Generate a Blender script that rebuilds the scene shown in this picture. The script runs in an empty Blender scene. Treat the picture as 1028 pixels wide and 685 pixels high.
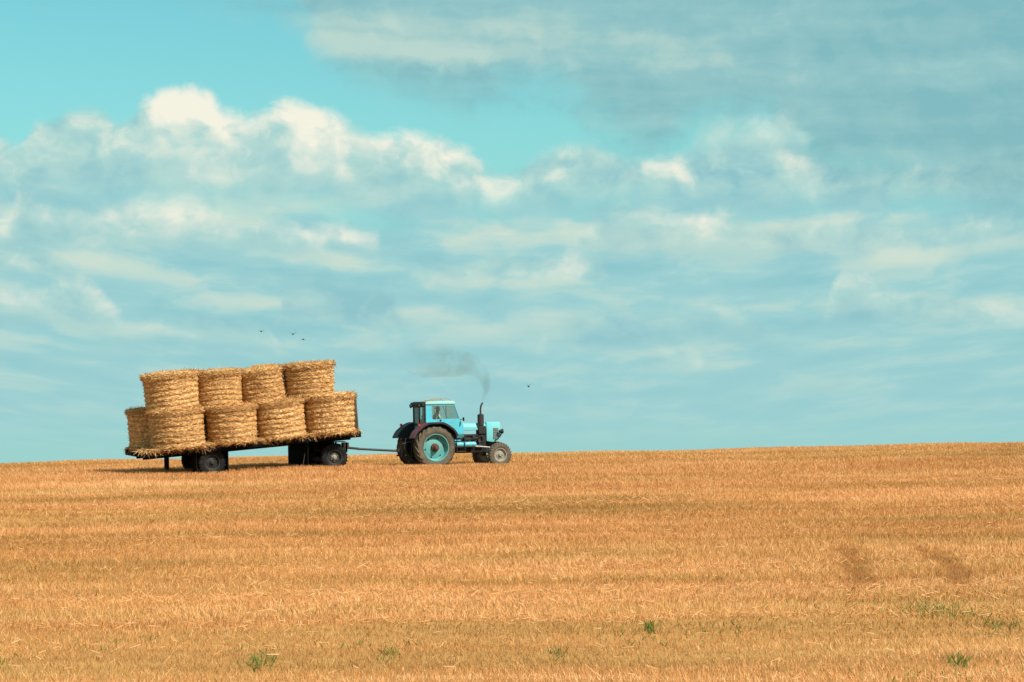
import bpy, bmesh, math, random
import numpy as np
from mathutils import Vector, Matrix, noise

C = bpy.context.scene.collection
R = math.radians
random.seed(7)
rng = np.random.default_rng(11)

def lin(r, g, b):
    f = lambda c: c / 12.92 if c <= .04045 else ((c + .055) / 1.055) ** 2.4
    return tuple(f(v / 255) for v in (r, g, b))

# ------------------------------------------------------------------ camera
cam_d = bpy.data.cameras.new('camera')
cam = bpy.data.objects.new('camera', cam_d)
C.objects.link(cam)
cam_d.sensor_width = 36
cam_d.lens = 94.55
cam_d.clip_start = .5
cam_d.clip_end = 20000
cam.location = (0, 0, 0)
cam.rotation_euler = (R(90 + 2.70), 0, 0)
bpy.context.scene.camera = cam

# ------------------------------------------------------------------ sun, exposure
SUN = Vector((.68, -.66, .92)).normalized()          # towards the sun
sun_d = bpy.data.lights.new('sun', 'SUN')
sun_d.energy = 4.8
sun_d.angle = R(.53)
sun_d.color = (1, .93, .80)
sun = bpy.data.objects.new('sun', sun_d)
C.objects.link(sun)
sun.rotation_euler = SUN.to_track_quat('Z', 'Y').to_euler()
vs = bpy.context.scene.view_settings
vs.view_transform = 'Standard'
vs.look = 'None'
vs.gamma = 1
vs.use_curve_mapping = False
vs.exposure = .4

# ------------------------------------------------------------------ sky and clouds (world)
class NT:
    """Small expression builder for shader nodes."""
    def __init__(s, tree):
        s.t = tree
    def node(s, kind, **kw):
        n = s.t.nodes.new(kind)
        for k, v in kw.items():
            setattr(n, k, v)
        return n
    def set(s, sock, v):
        if isinstance(v, E):
            s.t.links.new(v.s, sock)
        elif isinstance(v, bpy.types.NodeSocket):
            s.t.links.new(v, sock)
        else:
            sock.default_value = v
    def math(s, op, *a, clamp=False):
        n = s.node('ShaderNodeMath', operation=op, use_clamp=clamp)
        for i, v in enumerate(a):
            s.set(n.inputs[i], v)
        return E(s, n.outputs[0])
    def vec(s, x, y, z=0.):
        n = s.node('ShaderNodeCombineXYZ')
        for i, v in enumerate((x, y, z)):
            s.set(n.inputs[i], v)
        return E(s, n.outputs[0])
    def noise(s, v, scale=1., detail=4., rough=.5, dist=0., out=0):
        n = s.node('ShaderNodeTexNoise')
        s.set(n.inputs['Vector'], v)
        n.inputs['Scale'].default_value = scale
        n.inputs['Detail'].default_value = detail
        n.inputs['Roughness'].default_value = rough
        n.inputs['Distortion'].default_value = dist
        return E(s, n.outputs[out])
    def smooth(s, v, a, b):
        n = s.node('ShaderNodeMapRange', interpolation_type='SMOOTHSTEP')
        s.set(n.inputs[0], v); s.set(n.inputs[1], a); s.set(n.inputs[2], b)
        return E(s, n.outputs[0])
    def mix(s, f, a, b):
        n = s.node('ShaderNodeMix', data_type='RGBA')
        s.set(n.inputs[0], f); s.set(n.inputs[6], a); s.set(n.inputs[7], b)
        return E(s, n.outputs[2])
    def mul(s, a, b):
        n = s.node('ShaderNodeMix', data_type='RGBA', blend_type='MULTIPLY')
        n.inputs[0].default_value = 1
        s.set(n.inputs[6], a); s.set(n.inputs[7], b)
        return E(s, n.outputs[2])
    def ramp(s, f, stops):
        n = s.node('ShaderNodeValToRGB')
        e = n.color_ramp.elements
        while len(e) < len(stops):
            e.new(.5)
        for k, (p, c) in zip(e, stops):
            k.position = p
            k.color = (*c, 1)
        s.set(n.inputs[0], f)
        return E(s, n.outputs[0])
    def curve(s, v, pts, x0, x1, y1):
        n = s.node('ShaderNodeFloatCurve')
        c = n.mapping.curves[0]
        q = [((x - x0) / (x1 - x0), y / y1) for x, y in pts]
        c.points[0].location = q[0]
        c.points[-1].location = q[-1]
        for p in q[1:-1]:
            c.points.new(*p)
        n.mapping.update()
        s.set(n.inputs['Value'], (v - x0) / (x1 - x0))
        return E(s, n.outputs[0]) * y1
class E:
    def __init__(s, nt, sock):
        s.n, s.s = nt, sock
    def __add__(s, o): return s.n.math('ADD', s, o)
    def __radd__(s, o): return s.n.math('ADD', o, s)
    def __sub__(s, o): return s.n.math('SUBTRACT', s, o)
    def __rsub__(s, o): return s.n.math('SUBTRACT', o, s)
    def __mul__(s, o): return s.n.math('MULTIPLY', s, o)
    def __rmul__(s, o): return s.n.math('MULTIPLY', o, s)
    def __truediv__(s, o): return s.n.math('DIVIDE', s, o)

def build_world():
    w = bpy.data.worlds.new('World')
    bpy.context.scene.world = w
    w.use_nodes = True
    t = w.node_tree
    t.nodes.clear()
    n = NT(t)
    out = n.node('ShaderNodeOutputWorld')
    bg = n.node('ShaderNodeBackground')
    bg.inputs['Strength'].default_value = .1
    t.links.new(bg.outputs[0], out.inputs[0])
    sky = n.node('ShaderNodeTexSky', sky_type='NISHITA', sun_disc=False)
    sky.sun_elevation = math.asin(SUN.z)
    sky.sun_rotation = math.atan2(SUN.x, SUN.y)
    sky.air_density, sky.dust_density, sky.ozone_density = 1, .6, 1
    base = n.mul(E(n, sky.outputs[0]), (*SKY_TINT, 1))
    tc = n.node('ShaderNodeTexCoord')
    sp = n.node('ShaderNodeSeparateXYZ')
    t.links.new(tc.outputs['Generated'], sp.inputs[0])
    dx, dy, dz = (E(n, sp.outputs[i]) for i in range(3))
    K = 2700.
    X = n.math('ARCTAN2', dx, dy) * K + 514.          # azimuth, 1 unit = 1/2700 rad
    H = n.math('ARCSINE', dz) * K                      # elevation in the same unit
    # warped coordinates
    P0 = n.vec(X * .01, H * .013, 0.)
    wn = n.node('ShaderNodeTexNoise')
    n.set(wn.inputs['Vector'], P0)
    wn.inputs['Scale'].default_value = 1.6
    wn.inputs['Detail'].default_value = 5
    wn.inputs['Roughness'].default_value = .55
    ws = n.node('ShaderNodeSeparateColor')
    t.links.new(wn.outputs['Color'], ws.inputs[0])
    wx, wy, wz = (E(n, ws.outputs[i]) - .5 for i in range(3))
    Xw = X + wx * 60.
    Hw = H + wy * 34.
    fine = n.noise(n.vec(Xw * .01, Hw * .013, 3.), 4.5, 6, .58) - .5
    # billow relief, lit from upper right
    def bil(ox, oy):
        a = n.noise(n.vec((Xw + ox) * .01, (Hw + oy) * .012, 7.), 2.1, 5, .52)
        return a
    relief = (bil(0, 0) - bil(11., 13.)) * 3.2
    patch = n.noise(n.vec(X * .01, H * .02, 11.), .9, 3, .5)
    streak = n.noise(n.vec(X * .0022 + wx * .5, H * .022 + wy * .45, 17.), 1.5, 3, .5)

    sc = lambda c: tuple(v * 7.6 for v in lin(*c))
    shade, mid, lit = sc((141, 194, 202)), sc((180, 216, 210)), sc((249, 244, 226))
    # clear sky softens towards the horizon into haze
    col = n.mix(n.smooth(H, 520., 40.) * .85, base, (*sc((157, 209, 209)), 1))
    # layer upon layer of flat cumulus down to the horizon, closer together the lower they are
    D60 = H + 60.
    lg = n.math('LOGARITHM', n.math('MAXIMUM', D60, 5.), math.e) * 5.6
    def deck(ox, oy):
        return n.noise(n.vec((X - 514.) / n.math('MAXIMUM', D60, 5.) * 1.6 + wx * .45 + ox, lg + wy * .32 + oy, 31.), 1., 5, .5)
    dk = deck(0., 0.)
    dlit = (dk - deck(.10, .34))
    far = n.smooth(H, 20., 260.) * .80 + .20
    vb = (n.smooth(dk, .36, .62) * .58 + dlit * 1.25 - .26) * far + .41
    vcol = n.ramp(vb, [(0., sc((140, 197, 205))), (.45, sc((160, 208, 210))), (.95, sc((209, 224, 209)))])
    veil = n.smooth(H + wy * 90. + (patch - .5) * 110., 305., 245.)
    col = n.mix(veil * n.smooth(H, -10., 70.) * .92, col, vcol)
    hotn = n.noise(n.vec(X * .01, H * .016, 23.), 1.3, 3, .5) - .5

    def row(col, base_y, tops, soft=12., bsoft=26., edge=34., fe=24., thick=62., op=.95, gain=1., bias=0., hot=None):
        top = n.curve(X + wx * 34., [(x, 470. - y) for x, y in tops], -300., 1328., 480.)
        ht = top + wy * edge + fine * fe
        b = 470. - base_y
        a = n.smooth(ht - H, -soft * .5, soft * 1.9) * n.smooth(H + wz * 30. + wy * 14., b - bsoft * .5, b + bsoft * .9) * op
        a = a * n.smooth(top, b + 2., b + 16.)
        d = 1. - n.smooth(ht - H, 0., thick)
        br = d * .40 * gain + relief * (.26 + d * .38) * gain + fine * .22 + dlit * .6 + (patch - .5) * .5 + hotn * 1.1 * (.3 + d * .7) + .17 + bias
        if hot:
            br = br + (n.curve(X + wx * 40., [(x, y + 1.) for x, y in hot], -300., 1328., 2.) - 1.) * (d * .8 + .2)
        c = n.ramp(br, [(0., shade), (.5, mid), (1., lit)])
        return n.mix(n.math('MULTIPLY', a, 1., clamp=True), col, c)

    # rows of cumulus, from the far low ones to the near high ones
    col = row(col, 432, [(-300, 424), (640, 440), (670, 425), (700, 411), (730, 436), (860, 430), (1000, 425), (1328, 420)], 10, 12, 14, 12, 40, .25, .45)
    col = row(col, 398, [(-300, 390), (0, 396), (330, 396), (370, 384), (420, 392), (640, 405), (760, 400), (790, 372), (830, 360), (880, 372), (930, 398), (1328, 380)], 10, 16, 16, 14, 44, .3, .5)
    col = row(col, 376, [(-300, 350), (0, 362), (40, 380), (630, 380), (648, 353), (668, 348), (700, 354), (722, 382), (800, 384), (1000, 384), (1328, 360)], 8, 12, 12, 12, 36, .6, .6, .12)
    col = row(col, 350, [(-300, 330), (60, 350), (120, 334), (170, 320), (215, 314), (245, 320), (268, 326), (300, 352), (520, 352), (560, 322), (600, 310), (650, 310), (690, 306), (740, 308), (790, 332), (1328, 330)], 9, 16, 14, 16, 40, .6, .6, .05)
    col = row(col, 330, [(-300, 300), (0, 292), (40, 290), (70, 279), (92, 284), (115, 302), (134, 326), (270, 330), (290, 287), (340, 282), (390, 290), (410, 318), (800, 335), (835, 290), (850, 268), (868, 274), (884, 290), (930, 297), (1000, 300), (1040, 304), (1328, 310)], 8, 15, 14, 16, 46, .8, .75, .02, [(-300, 0), (70, .12), (200, -.3), (400, -.35), (820, -.05), (855, .26), (880, .0), (940, -.1), (1020, .12), (1328, 0)])
    col = row(col, 286, [(-300, 250), (0, 250), (28, 246), (60, 262), (110, 278), (300, 275), (380, 285), (425, 264), (480, 259), (500, 252), (545, 255), (600, 259), (622, 282), (680, 300), (1328, 290)], 8, 15, 14, 16, 50, .8, .75, .02, [(-300, 0), (30, 0), (120, -.2), (440, -.15), (490, .05), (540, .12), (600, .02), (640, -.1), (1328, 0)])
    col = row(col, 258, [(-300, 200), (-40, 195), (5, 215), (28, 182), (44, 200), (70, 205), (105, 205), (140, 200), (172, 194), (202, 203), (240, 220), (300, 225), (342, 222), (372, 230), (392, 255), (480, 262), (560, 250), (590, 226), (620, 206), (650, 200), (690, 208), (722, 204), (742, 216), (770, 226), (830, 216), (860, 212), (900, 226), (1000, 212), (1328, 215)], 10, 26, 22, 24, 66, .8, .75, .03, [(-300, 0), (30, .25), (90, .15), (110, .32), (180, .3), (240, .1), (340, .15), (560, -.1), (640, .05), (690, .2), (720, .15), (780, -.15), (880, -.05), (1028, -.1), (1328, 0)])
    col = row(col, 208, [(-300, 150), (-60, 135), (4, 140), (22, 146), (36, 126), (62, 117), (92, 112), (122, 124), (146, 100), (182, 85), (210, 92), (232, 112), (246, 114), (270, 106), (296, 98), (318, 105), (342, 114), (372, 130), (410, 131), (442, 136), (474, 148), (505, 170), (540, 154), (590, 142), (640, 156), (700, 148), (760, 138), (800, 146), (860, 166), (1000, 160), (1328, 150)], 8, 34, 18, 22, 96, .94, .95, .10, [(-300, -.2), (50, -.2), (110, -.08), (150, .18), (185, .55), (222, .5), (250, .05), (275, .1), (318, .6), (350, .4), (385, .16), (440, .2), (480, .12), (560, -.08), (700, -.2), (1328, -.2)])

    # grey stratocumulus bank overhead at the upper right, seen from below
    low = n.curve(X + wx * 90., [(x, 470. - y) for x, y in [(-300, 20), (150, -6), (225, 4), (290, 22), (315, 54), (360, 84), (420, 100), (470, 114), (520, 98), (570, 104), (610, 132), (650, 152), (700, 132), (760, 130), (800, 168), (900, 192), (1028, 214), (1328, 214)]], -300., 1328., 480.)
    lowe = low + wy * 50. + fine * 44.
    a = n.smooth(H - lowe, -26., 44.) * .9
    s1 = n.smooth(streak, .3, .72) * .8 + (patch - .5) * .5
    band = n.smooth(H + wy * 34. + fine * 24., 388., 414.) * n.smooth(H + wy * 16., 464., 442.) * n.smooth(X, 900., 420.)
    br = s1 * .62 + band * .62 + fine * .30 + hotn * .35 + relief * .28
    c = n.ramp(br, [(0., sc((130, 184, 191))), (.45, sc((150, 196, 198))), (1., sc((190, 215, 205)))])
    col = n.mix(n.math('MULTIPLY', a, 1., clamp=True), col, c)
    # ragged bright tufts under the bank on the right
    col = row(col, 156, [(-300, 175), (660, 176), (690, 150), (710, 122), (740, 115), (765, 122), (792, 116), (810, 140), (840, 165), (1328, 175)], 12, 18, 14, 26, 44, .6, .6, .12, [(-300, 0), (700, 0), (735, .35), (780, .2), (830, 0), (1328, 0)])
    col = row(col, 204, [(-300, 220), (700, 216), (750, 186), (790, 168), (820, 172), (850, 182), (900, 200), (950, 190), (1328, 196)], 14, 18, 20, 26, 50, .55, .5, .1, [(-300, 0), (780, 0), (825, .35), (870, 0), (1328, 0)])

    # below the horizon: plain far land colour
    col = n.mix(n.smooth(H, -10., -90.), col, (*sc((150, 140, 110)), 1))
    n.set(bg.inputs['Color'], col)
    w.cycles.sampling_method = 'MANUAL'
    w.cycles.sample_map_resolution = 512
SKY_TINT = (.48, 1.01, .85)
build_world()

# ------------------------------------------------------------------ shared helpers
def tag(o, label=None, cat=None, group=None, kind=None):
    if label: o['label'] = label
    if cat: o['category'] = cat
    if group: o['group'] = group
    if kind: o['kind'] = kind
    return o

def empty(name, parent=None, M=None):
    o = bpy.data.objects.new(name, None)
    o.empty_display_size = .3
    C.objects.link(o)
    if parent: o.parent = parent
    if M is not None: o.matrix_local = M
    return o

def np_mesh(name, V, F, mat, parent=None, attrs=None, smooth=False):
    """V (n,3), F (m,k) with constant k."""
    me = bpy.data.meshes.new(name)
    V = np.asarray(V, np.float32); F = np.asarray(F, np.int32)
    m, k = F.shape
    me.vertices.add(len(V)); me.vertices.foreach_set('co', V.ravel())
    me.loops.add(m * k); me.loops.foreach_set('vertex_index', F.ravel())
    me.polygons.add(m)
    me.polygons.foreach_set('loop_start', np.arange(0, m * k, k, dtype=np.int32))
    me.polygons.foreach_set('use_smooth', np.full(m, smooth))
    me.update(calc_edges=True)
    for key, val in (attrs or {}).items():
        a = me.attributes.new(key, 'FLOAT', 'FACE')
        a.data.foreach_set('value', np.asarray(val, np.float32))
    me.materials.append(mat)
    o = bpy.data.objects.new(name, me)
    C.objects.link(o)
    if parent: o.parent = parent
    return o

class MB:
    """Collects shapes into one bmesh."""
    def __init__(s):
        s.b = bmesh.new()
    def _new(s, verts, faces, bev=0, seg=1):
        t = bmesh.new()
        vs_ = [t.verts.new(v) for v in verts]
        for f in faces:
            try: t.faces.new([vs_[i] for i in f])
            except ValueError: pass
        bmesh.ops.recalc_face_normals(t, faces=t.faces)
        if bev:
            bmesh.ops.bevel(t, geom=list(t.edges), offset=bev, segments=seg, affect='EDGES', profile=.6)
        me = bpy.data.meshes.new('tmp'); t.to_mesh(me); t.free()
        s.b.from_mesh(me); bpy.data.meshes.remove(me)
    def box(s, x0, x1, y0, y1, z0, z1, bev=.01, M=None):
        v = [Vector((x, y, z)) for x in (x0, x1) for y in (y0, y1) for z in (z0, z1)]
        if M is not None: v = [M @ q for q in v]
        s._new(v, [(0, 1, 3, 2), (4, 6, 7, 5), (0, 4, 5, 1), (2, 3, 7, 6), (0, 2, 6, 4), (1, 5, 7, 3)], bev)
        return s
    def prism(s, poly, y0, y1, bev=0, seg=1):
        """poly in XZ, extruded along Y."""
        k = len(poly)
        v = [(x, y0, z) for x, z in poly] + [(x, y1, z) for x, z in poly]
        f = [tuple(range(k)), tuple(range(2 * k - 1, k - 1, -1))]
        f += [(i, (i + 1) % k, k + (i + 1) % k, k + i) for i in range(k)]
        s._new(v, f, bev, seg)
        return s
    def prism_x(s, poly, x0, x1, bev=0, seg=1):
        k = len(poly)
        v = [(x0, y, z) for y, z in poly] + [(x1, y, z) for y, z in poly]
        f = [tuple(range(k)), tuple(range(2 * k - 1, k - 1, -1))]
        f += [(i, (i + 1) % k, k + (i + 1) % k, k + i) for i in range(k)]
        s._new(v, f, bev, seg)
        return s
    def frustum(s, a, b, r0, r1=None, n=14, caps=True):
        a, b = Vector(a), Vector(b)
        r1 = r0 if r1 is None else r1
        q = (b - a).to_track_quat('Z', 'Y')
        v, f = [], []
        for c, r in ((a, r0), (b, r1)):
            v += [c + q @ Vector((r * math.cos(2 * math.pi * i / n), r * math.sin(2 * math.pi * i / n), 0)) for i in range(n)]
        f += [(i, (i + 1) % n, n + (i + 1) % n, n + i) for i in range(n)]
        if caps: f += [tuple(range(n - 1, -1, -1)), tuple(range(n, 2 * n))]
        s._new(v, f)
        return s
    def tube(s, pts, r, n=8):
        pts = [Vector(p) for p in pts]
        rr = r if isinstance(r, (list, tuple)) else [r] * len(pts)
        v, f = [], []
        for i, p in enumerate(pts):
            d = (pts[min(i + 1, len(pts) - 1)] - pts[max(i - 1, 0)]).normalized()
            up = Vector((0, 1, 0)) if abs(d.y) < .9 else Vector((0, 0, 1))
            e1 = d.cross(up).normalized(); e2 = d.cross(e1)
            v += [p + rr[i] * (math.cos(2 * math.pi * k / n) * e1 + math.sin(2 * math.pi * k / n) * e2) for k in range(n)]
        for i in range(len(pts) - 1):
            f += [(i * n + k, i * n + (k + 1) % n, (i + 1) * n + (k + 1) % n, (i + 1) * n + k) for k in range(n)]
        f += [tuple(range(n - 1, -1, -1)), tuple(range((len(pts) - 1) * n, len(pts) * n))]
        s._new(v, f)
        return s
    def lathe_y(s, prof, n=40):
        """prof of (radius, y), revolved round Y."""
        v, f = [], []
        m = len(prof)
        for k in range(n):
            a = 2 * math.pi * k / n
            v += [(r * math.cos(a), y, r * math.sin(a)) for r, y in prof]
        for k in range(n):
            for i in range(m - 1):
                f.append((k * m + i, ((k + 1) % n) * m + i, ((k + 1) % n) * m + i + 1, k * m + i + 1))
        t = bmesh.new()
        vs_ = [t.verts.new(q) for q in v]
        for q in f:
            t.faces.new([vs_[i] for i in q])
        bmesh.ops.remove_doubles(t, verts=t.verts, dist=1e-5)
        bmesh.ops.recalc_face_normals(t, faces=t.faces)
        me = bpy.data.meshes.new('tmp'); t.to_mesh(me); t.free()
        s.b.from_mesh(me); bpy.data.meshes.remove(me)
        return s
    def build(s, name, mat, parent=None, smooth=True, M=None):
        me = bpy.data.meshes.new(name)
        s.b.to_mesh(me); s.b.free()
        me.materials.append(mat)
        if smooth:
            me.polygons.foreach_set('use_smooth', [True] * len(me.polygons))
            me.set_sharp_from_angle(angle=R(38))
        o = bpy.data.objects.new(name, me)
        C.objects.link(o)
        if parent: o.parent = parent
        if M is not None: o.matrix_local = M
        return o

def copy_tree(o, parent=None):
    c = o.copy(); C.objects.link(c)
    if parent: c.parent = parent
    for ch in list(o.children):
        copy_tree(ch, c)
    return c

# ------------------------------------------------------------------ materials
def material(name):
    m = bpy.data.materials.new(name)
    m.use_nodes = True
    return m, NT(m.node_tree), m.node_tree.nodes['Principled BSDF']

def paint(name, col, dirt=None, rough=.5, metal=0., amt=.35, scale=5., spec=.5):
    """Worn surface: base colour with patches of dust or rust in object space, broken gloss and fine bump."""
    m, n, p = material(name)
    tc = n.node('ShaderNodeTexCoord').outputs['Object']
    a = n.noise(tc, scale, 6, .6)
    f = n.noise(tc, scale * 7, 4, .6)
    d = dirt or tuple(v * .6 for v in col)
    k = n.smooth(a + (f - .5) * .5, .62 - amt * .5, .8) * min(1, amt * 1.6)
    c = n.mix(k, (*col, 1), (*d, 1))
    n.set(p.inputs['Base Color'], c)
    n.set(p.inputs['Roughness'], n.math('ADD', (f - .5) * .35, rough, clamp=True))
    p.inputs['Metallic'].default_value = metal
    p.inputs['Specular IOR Level'].default_value = spec
    b = n.node('ShaderNodeBump')
    b.inputs['Strength'].default_value = .25; b.inputs['Distance'].default_value = .01
    n.set(b.inputs['Height'], f)
    m.node_tree.links.new(b.outputs[0], p.inputs['Normal'])
    return m

def glass_mat(name, tint=(.80, .88, .87)):
    m, n, p = material(name)
    t = m.node_tree
    o = t.nodes['Material Output']
    t.nodes.remove(p)
    tr = n.node('ShaderNodeBsdfTransparent'); tr.inputs[0].default_value = (*tint, 1)
    gl = n.node('ShaderNodeBsdfGlossy'); gl.inputs['Roughness'].default_value = .08
    df = n.node('ShaderNodeBsdfDiffuse'); df.inputs[0].default_value = (.5, .47, .38, 1)
    fr = n.node('ShaderNodeLayerWeight'); fr.inputs[0].default_value = .5
    refl = n.math('POWER', E(n, fr.outputs['Facing']), 4.) * .55 + .03
    mx = n.node('ShaderNodeMixShader'); md = n.node('ShaderNodeMixShader')
    tc = n.node('ShaderNodeTexCoord').outputs['Object']
    n.set(md.inputs[0], n.noise(tc, 4., 5, .6) * .10)           # dust on the pane
    n.set(mx.inputs[0], refl); t.links.new(tr.outputs[0], mx.inputs[1]); t.links.new(gl.outputs[0], mx.inputs[2])
    t.links.new(mx.outputs[0], md.inputs[1]); t.links.new(df.outputs[0], md.inputs[2])
    t.links.new(md.outputs[0], o.inputs[0])
    return m

def straw_mat(name, dark, mid, light, attr='tone', band=0., trans=.15, patch_scale=.35, warm=None):
    m, n, p = material(name)
    t = m.node_tree
    at = n.node('ShaderNodeAttribute', attribute_name=attr)
    v = E(n, at.outputs['Fac'])
    c = n.ramp(v, [(0., dark), (.5, mid), (1., light)])
    if warm:
        ah = n.node('ShaderNodeAttribute', attribute_name='hue')
        c = n.mul(c, n.ramp(E(n, ah.outputs['Fac']), [(0., warm[0]), (.5, (1, 1, 1)), (1., warm[1])]))
    n.set(p.inputs['Base Color'], c)
    p.inputs['Roughness'].default_value = .7
    p.inputs['Specular IOR Level'].default_value = .25
    if trans:
        o = t.nodes['Material Output']
        ts = n.node('ShaderNodeBsdfTranslucent')
        n.set(ts.inputs[0], c)
        mx = n.node('ShaderNodeMixShader'); mx.inputs[0].default_value = trans
        t.links.new(p.outputs[0], mx.inputs[1]); t.links.new(ts.outputs[0], mx.inputs[2])
        t.links.new(mx.outputs[0], o.inputs[0])
    return m

M_CYAN = paint('cyan_paint', (.052, .47, .62), (.12, .33, .37), .5, amt=.6, scale=6)
M_CYAN_PALE = paint('faded_cyan_paint', (.11, .50, .56), (.24, .46, .44), .55, amt=.55, scale=7)
M_ROOF = paint('roof_paint', (.26, .54, .54), (.42, .48, .38), .6, amt=.4, scale=5)
M_RIM = paint('green_rim_paint', (.075, .34, .345), (.16, .22, .18), .6, amt=.55, scale=6)
M_RUST = paint('rusty_iron', (.10, .045, .025), (.05, .025, .015), .8, amt=.5, scale=9)
M_TYRE = paint('dusty_tyre', (.085, .070, .052), (.17, .14, .10), .9, amt=.6, scale=5, spec=.2)
M_TYRE_DARK = paint('dark_tyre', (.010, .010, .010), (.055, .055, .045), .9, amt=.35, scale=5, spec=.2)
M_BLACK = paint('black_iron', (.006, .007, .008), (.026, .022, .017), .7, amt=.4, scale=6)
M_NAVY = paint('navy_paint', (.005, .006, .010), (.016, .016, .018), .6, amt=.4, scale=5)
M_MAROON = paint('maroon_paint', (.16, .025, .04), (.05, .02, .025), .5, amt=.5, scale=5)
M_EXH = paint('burnt_steel', (.030, .024, .030), (.07, .04, .03), .75, .2, amt=.4, scale=8)
M_GREY = paint('grey_metal', (.32, .33, .30), (.16, .13, .10), .5, .3, amt=.5, scale=8)
M_GREYRIM = paint('pale_rim_paint', (.27, .26, .22), (.20, .16, .10), .6, amt=.55, scale=8)
M_GRILLE = paint('grille_grey', (.16, .20, .19), (.07, .08, .08), .6, amt=.4, scale=9)
M_RED = paint('red_plastic', (.45, .04, .05), (.2, .04, .04), .3, amt=.3)
M_LAMP = paint('lamp_glass', (.55, .55, .5), (.35, .33, .28), .15, amt=.3)
M_SEAT = paint('seat_vinyl', (.018, .05, .075), (.04, .05, .05), .6, amt=.3)
M_DECK = paint('dark_wood', (.022, .019, .016), (.06, .045, .03), .85, amt=.5, scale=3)
M_CHASSIS = paint('trailer_iron', (.006, .008, .008), (.018, .018, .015), .95, amt=.35, scale=4, spec=.04)
M_HEAD = paint('brown_board', (.055, .035, .022), (.12, .08, .05), .85, amt=.5, scale=4)
M_GLASS = glass_mat('cab_glass')
M_BIRD = paint('bird_feathers', (.02, .02, .022), (.04, .04, .04), .7)

# ------------------------------------------------------------------ terrain
def g(x, y):
    """Height of the field: a slope that rises away from the camera to a rounded crest, then falls."""
    x = np.asarray(x, float); y = np.asarray(y, float)
    xl = np.clip(x, -60, 60)
    t = np.maximum(0, y - 104)
    tt = np.minimum(t, .1004 * 160)
    z = -5 + .0504 * np.maximum(y, 0) + .014 * (xl + 2.9) - .00035 * np.minimum(xl, 0) ** 2 + .00035 * np.clip(xl, 0, 40) ** 2
    z = z - tt ** 2 / 320 - np.minimum(np.maximum(0, t - tt), 420) * .1004 - np.maximum(0, t - tt - 420) * .0504
    z = z - .13 * np.exp(-((y - 101.6) / 2.6) ** 2) * np.clip((x + 9) / 5, 0, 1) * np.clip((9 - x) / 6, 0, 1)
    z = z + .035 * np.sin(x * .31 + .7) * np.sin(y * .43 + x * .05) + .02 * np.sin(x * .9 + y * .21) + .012 * np.sin(y * 1.7 + x * .13)
    return z

TRACKS = [[(7.45, 60.2), (7.30, 58.0), (7.05, 55.0), (6.75, 51.5)], [(9.05, 60.0), (9.12, 58.0), (9.0, 55.0), (8.55, 51.0)]]
def track_mask(x, y):
    """1 in the two worn tyre tracks, fading to 0 beside them."""
    m = np.zeros_like(x)
    for tr in TRACKS:
        ty = np.array([p[1] for p in tr])[::-1]; tx = np.array([p[0] for p in tr])[::-1]
        cx = np.interp(y, ty, tx)
        w = .29 + .08 * np.sin(y * 3.1 + tx[0])
        k = np.clip(1.5 - np.abs(x - cx) / w, 0, 1) * np.clip((y - ty[0] + .8) / 1.6, 0, 1) * np.clip((ty[-1] + .8 - y) / 1.6, 0, 1)
        m = np.maximum(m, k)
    return m

def fbm2(x, y, s, seed, octv=4):
    """Value noise on numpy arrays."""
    r = np.random.default_rng(seed)
    tab = r.random((256, 256))
    out = np.zeros_like(x); amp = .5; tot = 0
    for o in range(octv):
        u = x * s + 31.7 * o; v = y * s + 17.3 * o
        iu = np.floor(u).astype(int); iv = np.floor(v).astype(int)
        fu = u - iu; fv = v - iv
        fu = fu * fu * (3 - 2 * fu); fv = fv * fv * (3 - 2 * fv)
        a = tab[iu % 256, iv % 256]; b = tab[(iu + 1) % 256, iv % 256]
        c = tab[iu % 256, (iv + 1) % 256]; d = tab[(iu + 1) % 256, (iv + 1) % 256]
        out += amp * ((a * (1 - fu) + b * fu) * (1 - fv) + (c * (1 - fu) + d * fu) * fv)
        tot += amp; amp *= .5; s *= 2.03
    return out / tot

def band(x, y):
    """Combine passes: long stripes that run across the slope, 0..1."""
    q = y + .05 * x + 1.6 * (fbm2(x, y, .05, 5, 2) - .5)
    a = fbm2(x * .05 + 40, q, .23, 21, 3)
    b = fbm2(x * .11, q * 1.0, .9, 22, 3)
    return np.clip((.62 * a + .38 * b - .5) * 2.3 + .5, 0, 1)

def swath(x, y):
    """Where the combine left its swaths of loose straw, 0..1."""
    q = y + .05 * x + 1.2 * (fbm2(x, y, .08, 9, 2) - .5)
    m = np.zeros_like(x)
    for c, w, k in ((46.0, .6, .8), (48.8, .45, .5), (51.0, .6, 1.), (56.3, .55, .9), (59.6, .4, .5), (65.5, .7, .7), (71.5, .6, .55), (77.5, 1.0, 1.), (85, .8, .5), (92, 1.2, .6), (101, 1.2, .5)):
        m = np.maximum(m, k * np.exp(-((q - c) / w) ** 2))
    return m * np.clip(fbm2(x, y, .12, 33, 3) * 3 - .9, 0, 1)

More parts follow.
